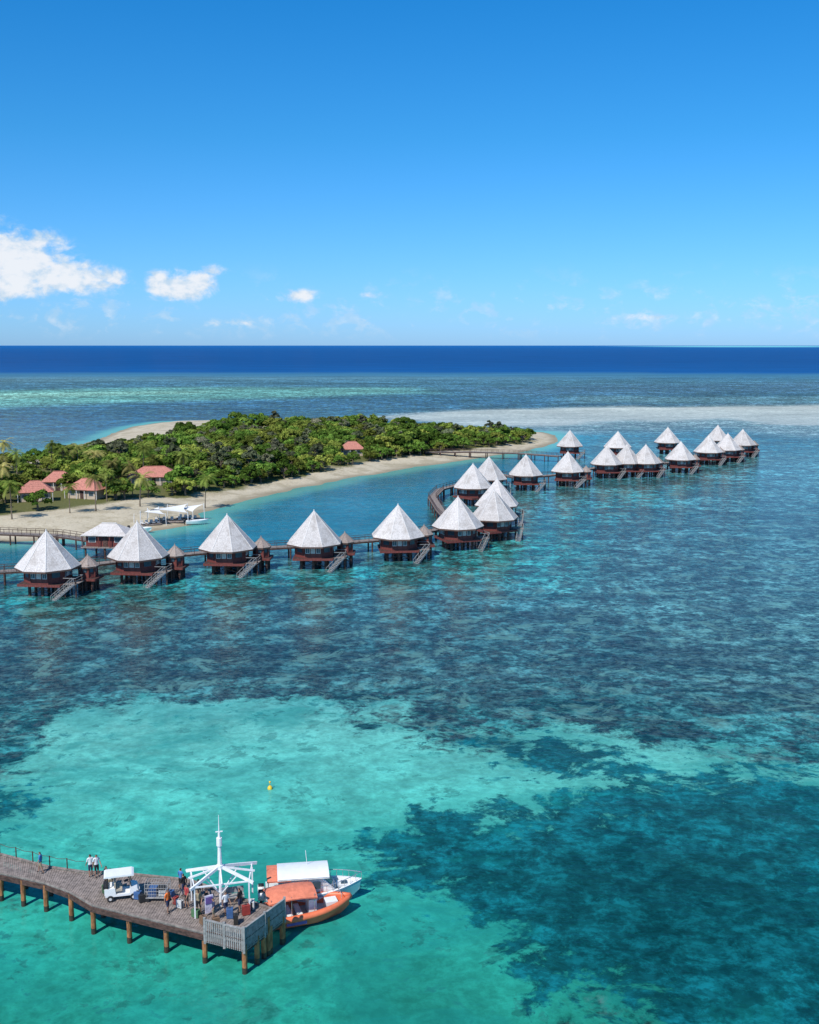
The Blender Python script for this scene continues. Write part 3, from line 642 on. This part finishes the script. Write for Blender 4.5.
def cage(loc,rz):
    e=empty('luggage_trolley',loc,rz); mb=MB(); mb.box((0,0,.3),(1.7,.95,.08),GREY)
    for x_ in(-.82,.82):
        for y_ in(-.45,.45): mb.beam((x_,y_,.1),(x_,y_,1.35),.05,.05,GREY)
        mb.beam((x_,-.45,1.35),(x_,.45,1.35),.04,.04,GREY)
    for y_ in(-.45,.45):
        for zz in(.55,.8,1.05,1.35): mb.beam((-.82,y_,zz),(.82,y_,zz),.03,.03,GREY)
        for k in range(9): mb.beam((-.7+k*.175,y_,.3),(-.7+k*.175,y_,1.35),.02,.02,GREY)
        for x_ in(-.65,.65): mb.tube((x_,y_-.05,.13),(x_,y_+.05,.13),.13,BLK,n=12)
    mb.box((-.35,0,.62),(.6,.7,.55),LUG[0]); mb.box((.38,0,.56),(.55,.6,.42),LUG[3]); mb.box((.3,.05,.9),(.5,.5,.22),LUG[1])
    link('trolley_body',mb.mesh('trolley'),e)
p=g(158,899,ZJ); cage((p[0],p[1],ZJ+.01),.0)

# ================================================================= PEOPLE
SKIN=mat('skin',(.34,.19,.125),.6,5,.08); HAIR=mat('hair',(.03,.02,.015),.7,9,.3)
def cloth(n,c): return mat(n,c,.85,6,.12)
WH=cloth('white_shirt',(.72,.72,.72)); NV=cloth('navy_cloth',(.03,.04,.09)); BK=cloth('black_cloth',(.02,.02,.022)); OR=cloth('orange_vest',(.75,.16,.03)); KH=cloth('khaki_cloth',(.3,.24,.15)); RD=cloth('red_cloth',(.4,.05,.05)); BL=cloth('blue_cloth',(.06,.2,.45))
def person(loc,rz,shirt,pants,stride=0.0,armf=.1,armb=-.05,long=False,hs=1.0,bend=0):
    J={'pel':((0,0,.95),(.15,.11)),'waist':((0,0,1.1),(.135,.1)),'chest':((0,.01,1.32),(.165,.115)),'neckb':((0,0,1.46),(.07,.065)),'neck':((0,.01,1.53),(.052,.055)),'head':((0,.025,1.62),(.078,.092)),'top':((0,.02,1.71),(.055,.065))}
    E=[('pel','waist'),('waist','chest'),('chest','neckb'),('neckb','neck'),('neck','head'),('head','top')]
    for s,nm in((-1,'l'),(1,'r')):
        st=stride*s; af=armf if s<0 else armb
        J.update({nm+'sh':((s*.19,0,1.42),(.062,.062)),nm+'el':((s*.24,af*.6-.02,1.14),(.045,.045)),nm+'wr':((s*.255,af*1.6+.05,.91),(.028,.032)),nm+'pa':((s*.255,af*1.8+.08,.84),(.02,.042)),
          nm+'hip':((s*.09,0,.88),(.095,.1)),nm+'kn':((s*.1,st*.5+.02,.49),(.058,.062)),nm+'an':((s*.1,st-.02,.09),(.038,.042)),nm+'to':((s*.12,st+.15,.035),(.042,.03))})
        E+=[('neckb',nm+'sh'),(nm+'sh',nm+'el'),(nm+'el',nm+'wr'),(nm+'wr',nm+'pa'),('pel',nm+'hip'),(nm+'hip',nm+'kn'),(nm+'kn',nm+'an'),(nm+'an',nm+'to')]
    K=list(J); me=bpy.data.meshes.new('p'); me.from_pydata([J[k][0] for k in K],[(K.index(a),K.index(b)) for a,b in E],[])
    o=bpy.data.objects.new('p',me); bpy.context.scene.collection.objects.link(o)
    sk=o.modifiers.new('s','SKIN'); 
    for i,k in enumerate(K): me.skin_vertices[0].data[i].radius=J[k][1]; me.skin_vertices[0].data[i].use_root=(k=='pel')
    sb=o.modifiers.new('u','SUBSURF'); sb.levels=2
    bpy.context.view_layer.update(); dg=bpy.context.evaluated_depsgraph_get(); m2=bpy.data.meshes.new_from_object(o.evaluated_get(dg)); bpy.data.objects.remove(o)
    mb=MB(); 
    for m in(SKIN,HAIR,shirt,pants,BK): mb.mi(m)
    for p in m2.polygons:
        c=p.center; z=c.z; ax=abs(c.x)
        if z>1.5: k=HAIR if (z>1.665 or (c.y<-.01 and z>1.57)) else SKIN
        elif ax>.2 and z<1.42: k=shirt if z>(.95 if long else 1.2) else SKIN
        elif z>.98: k=shirt
        elif z>(.14 if long else .52): k=pants if ax<.21 else SKIN
        elif z>.1: k=SKIN
        else: k=BK
        mb.add([m2.vertices[i].co for i in p.vertices],[tuple(range(len(p.vertices)))],k)
    # face and fingers
    mb.tube((0,.11,1.63),(0,.135,1.6),.012,SKIN,.018,6); mb.box((0,.112,1.565),(.045,.01,.01),RD)
    for s in(-1,1):
        mb.box((s*.032,.108,1.635),(.02,.012,.012),BK); mb.box((s*.083,.02,1.61),(.015,.035,.055),SKIN)
        w=Vector(J[('l' if s<0 else 'r')+'pa'][0])
        for f in range(4):
            y_=(f-1.5)*.021; L=[.062,.075,.08,.068][f]
            mb.chain([w+Vector((0,y_,-.02)),w+Vector((-s*.004,y_,-.02-L*.6)),w+Vector((-s*.018,y_,-.02-L))],[.011,.01,.008],SKIN,6)
        mb.chain([w+Vector((0,.035,.02)),w+Vector((-s*.01,.06,-.005)),w+Vector((-s*.015,.065,-.035))],[.012,.011,.009],SKIN,6)
    e=empty('person',loc,rz,hs); link('body',mb.mesh('person',True),e)
for (u,v,rz,sh,pa,st,lo) in ((41,873,1.6,BL,KH,.22,False),(91,877,.6,WH,NV,.05,False),(97,877,-2.4,WH,BK,.0,False),(107,888,2.6,BK,BK,.1,True),(168,913,-2,OR,NV,.08,False),(184,896,1,BK,NV,.0,True),(192,899,-1.2,NV,BK,.1,True),(187,908,2.4,RD,BK,.05,False),(199,903,.4,BK,KH,.0,False),(207,913,-.8,BK,BK,.12,True),(214,921,2.,NV,KH,.0,False),(226,915,-2.4,WH,NV,.05,False),(199,914,3.,KH,BK,.1,False),(111,892,.2,WH,KH,.0,False),(240,912,1.2,BK,NV,.05,False),(181,890,-.5,BL,BK,.0,False)):
    p=g(u,v,ZJ); person((p[0],p[1],ZJ+.012),rz,sh,pa,st,long=lo,hs=random.uniform(.99,1.07))

# ================================================================= BOATS
ORG=mat('orange_hull',(.72,.17,.075),.45,2,.12); ORC=mat('orange_canopy',(.70,.21,.12),.7,3,.18); BLU=mat('pale_blue_gelcoat',(.25,.45,.55),.4,2,.08); FLOOR=mat('boat_floor',(.5,.5,.48),.7,5,.12); CHR=mat('stainless_rail',(.6,.6,.6),.25,3,.05,metal=.8)
def hull(mb,L,B,zs0,zs1,mh,mi,mf,zf=.35,band=None):
    N=16; S=[]
    for k in range(N+1):
        s=k/N; b=B/2*(1-max(0,(s-.4)/.6)**2.4)*(.93+.07*min(1,s*4)); b=max(b,.03)
        zs=zs0+(zs1-zs0)*s**2; zk=-.35+.0*s+ (zs1*.75)*max(0,(s-.65)/.35)**2.2; zc=.12+ (zs1*.6)*max(0,(s-.55)/.45)**1.8; bc=b*(.82-.2*s**3)
        xx=L*s; S.append([(xx-.0,0,zk),(xx,bc,zc),(xx+.12*s,b,zs-.18),(xx+.15*s,b+.03,zs),(xx+.1*s,max(b-.14,.0),zs+.01),(xx,max(b-.2,.0),min(zf+.2*s,zs-.05))])
    for sg in(1,-1):
        vs=[(a,sg*b,c) for st in S for a,b,c in st]
        for j,m in enumerate((mh,mh,band or mh,mi,mi)):
            fs=[]
            for k in range(N):
                a=k*6+j; f=(a,a+6,a+7,a+1); fs.append(f if sg>0 else f[::-1])
            mb.add(vs,fs,m)
    vs=[(st[5][0],sg*st[5][1],st[5][2]) for st in S for sg in(1,-1)]; mb.add(vs,[(2*k,2*k+1,2*k+3,2*k+2) for k in range(N)],mf)
    tr=[(a,b,c) for a,b,c in S[0]]; mb.add(tr+[(a,-b,c) for a,b,c in tr[1:]],[(0,1,2,3,4,5,10,9,8,7,6)],mh)
    return S
def outboard(mb,x_,y_,m):
    mb.box((x_-.3,y_,.85),(.5,.36,.5),m); mb.box((x_-.3,y_,1.14),(.42,.3,.1),BLK); mb.box((x_-.32,y_,.3),(.2,.14,.8),BLK); mb.tube((x_-.5,y_,-.25),(x_-.1,y_,-.25),.08,BLK); mb.box((x_-.07,y_,.7),(.16,.2,.25),BLK)
def orange_boat(loc,rz):
    e=empty('orange_motorboat',loc,rz); e.scale=(1.0,1.2,1.25); mb=MB(); S=hull(mb,6.3,2.2,.75,1.1,ORG,ORG,FLOOR,.35)
    for sg in(1,-1):
        pts=[(st[3][0],sg*st[3][1],st[3][2]-.05) for st in S]; mb.chain(pts,[.2]*12+[.19,.18,.17,.15,.12],ORG,10)
    outboard(mb,-.05,.35,WP); outboard(mb,-.05,-.35,WP); link('hull',mb.mesh('orange_hull',True),e)
    mb=MB(); mb.box((3.4,0,.9),(.6,.9,1.0),WP); mb.box((3.72,0,1.6),(.04,1.1,.5),GLASS,M=Matrix.Rotation(-.35,3,'Y'))
    for k in range(3): mb.box((.9+k*.75,0,.65),(.4,1.5,.12),WP); mb.box((.9+k*.75,0,.48),(.3,1.3,.3),FLOOR)
    for x_ in(.2,1.7,3.4):
        for y_ in(-.92,.92): mb.tube((x_,y_,.7),(x_,y_,2.0),.025,CHR)
    vs=[];n=8;mx_=8
    for i in range(mx_+1):
        for j in range(n+1):
            a=-1+2*j/n; vs.append((0+3.6*i/mx_,a*1.05,2.2-.28*a*a-.12*(2*i/mx_-1)**2))
    mb.add(vs,[(i*(n+1)+j,i*(n+1)+j+1,(i+1)*(n+1)+j+1,(i+1)*(n+1)+j) for i in range(mx_) for j in range(n)],ORC)
    mb.add([(a,b,c-.05) for a,b,c in vs],[(i*(n+1)+j,(i+1)*(n+1)+j,(i+1)*(n+1)+j+1,i*(n+1)+j+1) for i in range(mx_) for j in range(n)],ORC)
    mb.tube((5.6,-.4,1.15),(5.6,-.4,1.45),.02,CHR); mb.tube((5.6,.4,1.15),(5.6,.4,1.45),.02,CHR); mb.tube((5.6,-.4,1.45),(5.6,.4,1.45),.02,CHR)
    mb.box((4.9,0,.85),(.9,.7,.3),WP); mb.box((2.0,-1.13,.45),(1.5,.04,.2),PUR)
    link('canopy_and_console',mb.mesh('canopy'),e)
def white_boat(loc,rz):
    e=empty('white_motorboat',loc,rz); e.scale=(.99,1.2,1.22); mb=MB(); S=hull(mb,7.2,2.5,.95,1.35,WP,WP,BLU,.5,BLU)
    outboard(mb,-.05,.4,WP); outboard(mb,-.05,-.4,WP); link('hull',mb.mesh('white_hull',True),e)
    mb=MB()
    prof=[(1.9,.9),(1.9,1.95),(4.3,1.95),(5.2,1.15),(5.4,.9)]
    vs=[(a,-.95 if a<4.5 else -.7,b) for a,b in prof]+[(a,.95 if a<4.5 else .7,b) for a,b in prof]
    mb.add(vs,[(0,1,2,3,4),(9,8,7,6,5),(1,6,7,2),(2,7,8,3),(3,8,9,4),(0,5,6,1)],WP)
    for sg in(-1,1):
        for a in(2.3,3.1,3.85): mb.box((a,sg*.965,1.55),(.6,.03,.45),GLASS)
    mb.box((4.78,0,1.56),(1.0,1.3,.03),GLASS,M=Matrix.Rotation(.726,3,'Y'))
    def top(x0,x1,m,zz,w):
        n=8;vs=[]
        for i in range(5):
            for j in range(n+1):
                a=-1+2*j/n; vs.append((x0+(x1-x0)*i/4,a*w,zz-.16*a*a))
        mb.add(vs,[(i*(n+1)+j,i*(n+1)+j+1,(i+1)*(n+1)+j+1,(i+1)*(n+1)+j) for i in range(4) for j in range(n)],m)
        mb.add([(a,b,c-.07) for a,b,c in vs],[(i*(n+1)+j,(i+1)*(n+1)+j,(i+1)*(n+1)+j+1,i*(n+1)+j+1) for i in range(4) for j in range(n)],m)
    top(.1,1.9,ORC,2.22,1.12); top(.9,4.8,WP,2.3,1.14)
    for x_ in(.2,1.3):
        for y_ in(-1.0,1.0): mb.tube((x_,y_,.9),(x_,y_,2.08),.03,CHR)
    for sg in(-1,1):
        pts=[(S[k][3][0],sg*(S[k][3][1]-.08),S[k][3][2]+.45) for k in range(9,17)]; mb.chain(pts,[.022]*8,CHR,6)
        for k in range(9,17,1): mb.tube((S[k][3][0],sg*(S[k][3][1]-.08),S[k][3][2]),(S[k][3][0],sg*(S[k][3][1]-.08),S[k][3][2]+.45),.018,CHR,n=6)
    mb.box((6.0,0,1.1),(1.2,.7,.12),WP); mb.box((6.0,0,1.18),(.5,.4,.05),GLASS); mb.tube((3.2,.5,2.25),(3.1,.5,3.2),.02,STEELW); mb.box((.9,0,.7),(.5,1.7,.35),BLU)
    link('cabin_and_rails',mb.mesh('cabin'),e)
a=g(266,926); b=g(348,912); orange_boat((a[0],a[1],0),math.atan2(b[1]-a[1],b[0]-a[0]))
a=g(266,905); b=g(352,899); white_boat((a[0],a[1],0),math.atan2(b[1]-a[1],b[0]-a[0]))
# white dinghies drawn up on the beach
for (u,v,rz) in ((186,523,.3),(130,530,-.2)):
    p=g(u,v,.5); mb=MB(); hull(mb,5.2,1.9,.75,1.0,WP,WP,FLOOR,.3); mb.box((1.2,0,.55),(.3,1.4,.06),GWOOD); mb.box((2.8,0,.6),(.3,1.2,.06),GWOOD); outboard(mb,0,0,BLK)
    link('dinghy',mb.mesh('dinghy',True),None,(p[0],p[1],gz(*p)+.25),rz)
# buoy
p=g(270,789); mb=MB(); YEL=mat('yellow_buoy',(.75,.5,.04),.5,3,.1)
mb.chain([(0,0,-.3),(0,0,-.15),(0,0,.08),(0,0,.25),(0,0,.36)],[.08,.2,.25,.19,.06],YEL,12); mb.tube((0,0,.35),(0,0,.8),.03,YEL); mb.box((0,0,.7),(.18,.03,.15),YEL); link('mooring_buoy',mb.mesh('buoy',True),None,(p[0],p[1],0))

# ================================================================= SKY + SUN
az=math.radians(212); el=math.radians(50)   # clockwise from +Y
w=bpy.data.worlds.new('sky'); bpy.context.scene.world=w; w.use_nodes=True; t=NT(w.node_tree); t.n.clear()
sky=t.new('ShaderNodeTexSky',sky_type='NISHITA'); sky.sun_disc=False; sky.sun_elevation=el; sky.sun_rotation=az; sky.air_density=1.0; sky.dust_density=.3; sky.ozone_density=2.0
D=t.new('ShaderNodeTexCoord').outputs['Generated']; sx=t.new('ShaderNodeSeparateXYZ'); t.l.new(D,sx.inputs[0])
AZ=t.m('ARCTAN2',sx.outputs[0],sx.outputs[1]); EL=t.m('ARCSINE',sx.outputs[2])
rp=t.new('ShaderNodeValToRGB'); cr=rp.color_ramp; K=2.2
stops=((0.0,(.46,.88,1.8)),(.086,(.34,.86,1.52)),(.177,(.20,.84,1.40)),(.31,(.09,.82,1.45)),(1.0,(.35,.95,1.3)))
cr.elements[0].position=0; cr.elements[1].position=1.0
for p_,_ in stops[1:-1]: cr.elements.new(p_)
for e_,(p_,c_) in zip(cr.elements,stops): e_.position=p_; e_.color=tuple(a/K for a in c_)+(1,)
t.put(rp.inputs[0],EL)
tm=t.new('ShaderNodeVectorMath',operation='MULTIPLY'); t.l.new(sky.outputs[0],tm.inputs[0]); t.l.new(rp.outputs[0],tm.inputs[1])
tm2=t.new('ShaderNodeVectorMath',operation='SCALE'); t.l.new(tm.outputs[0],tm2.inputs[0]); tm2.inputs[3].default_value=K
mk=None
for (u,v,ru,rv,s) in ((22,268,74,38,1.),(70,282,60,22,1.),(-50,260,85,52,1.),(5,287,80,22,1.),(188,289,42,20,.95),(166,282,22,13,.7),(300,298,32,10,.55),(222,273,22,8,.4),(122,284,28,14,.5),(235,324,60,7,.3),(640,318,60,8,.27),(785,303,36,9,.38),(372,297,30,7,.26)):
    a0=math.atan((u-409.5)/1100); e0=(345-v)/1100
    dx=t.m('MULTIPLY',t.m('SUBTRACT',AZ,a0),1100/ru); dy=t.m('MULTIPLY',t.m('SUBTRACT',EL,e0),1100/rv)
    r=t.m('SQRT',t.m('MULTIPLY_ADD',dx,dx,t.m('MULTIPLY',dy,dy)))
    q=t.m('MULTIPLY',t.m('SUBTRACT',1.0,r,clamp=True),s); mk=q if mk is None else t.m('MAXIMUM',mk,q)
cv=t.new('ShaderNodeCombineXYZ'); t.put(cv.inputs[0],AZ); t.put(cv.inputs[1],t.m('MULTIPLY',EL,1.5))
nn=t.noise(cv.outputs[0],48,6,.62,.3); n3=t.noise(cv.outputs[0],16,3,.5)
band=t.m('MULTIPLY',t.mr(EL,.0,.02),t.mr(EL,.03,.075,1,0)); 
dens=t.m('ADD',t.m('MULTIPLY',mk,1.15),t.m('MULTIPLY',t.m('SUBTRACT',nn,.5),1.9))
cl=t.m('MULTIPLY',t.mr(dens,.04,.66),t.mr(mk,0,.25))
far=t.m('MULTIPLY',t.m('MULTIPLY',t.mr(t.m('ADD',nn,t.m('MULTIPLY',t.m('SUBTRACT',n3,.5),.8)),.5,.72),band),.4)
cl=t.m('MAXIMUM',cl,far)
n4=t.noise(cv.outputs[0],70,4,.6,.2)
shade=t.mix(t.mr(t.m('ADD',n4,t.m('MULTIPLY',dens,.3)),.45,.82),(5.4,7.0,8.6),(8.9,9.1,9.5))
bg=t.new('ShaderNodeBackground'); t.l.new(t.mix(t.m('MULTIPLY',cl,.93),tm2.outputs[0],shade),bg.inputs[0]); bg.inputs[1].default_value=.1
o=t.new('ShaderNodeOutputWorld'); t.l.new(bg.outputs[0],o.inputs[0])
sl=bpy.data.lights.new('sun','SUN'); sl.energy=4.9; sl.angle=math.radians(.5); sl.color=(1,.96,.9)
so=bpy.data.objects.new('sun',sl); bpy.context.scene.collection.objects.link(so)
sd=Vector((math.sin(az)*math.cos(el),math.cos(az)*math.cos(el),math.sin(el))); so.rotation_euler=sd.to_track_quat('Z','Y').to_euler()

cam=bpy.data.cameras.new('camera'); co=bpy.data.objects.new('camera',cam); bpy.context.scene.collection.objects.link(co)
co.location=(0,0,H); co.rotation_euler=(math.radians(90)-math.atan(167/1100),0,0); cam.sensor_fit='HORIZONTAL'; cam.sensor_width=36; cam.lens=36*1100/819; cam.clip_start=.5; cam.clip_end=300000
bpy.context.scene.camera=co
sc=bpy.context.scene; sc.view_settings.view_transform='Standard'; sc.view_settings.look='None'; sc.view_settings.exposure=0
print('trees',cnt,'palms',len(palms))
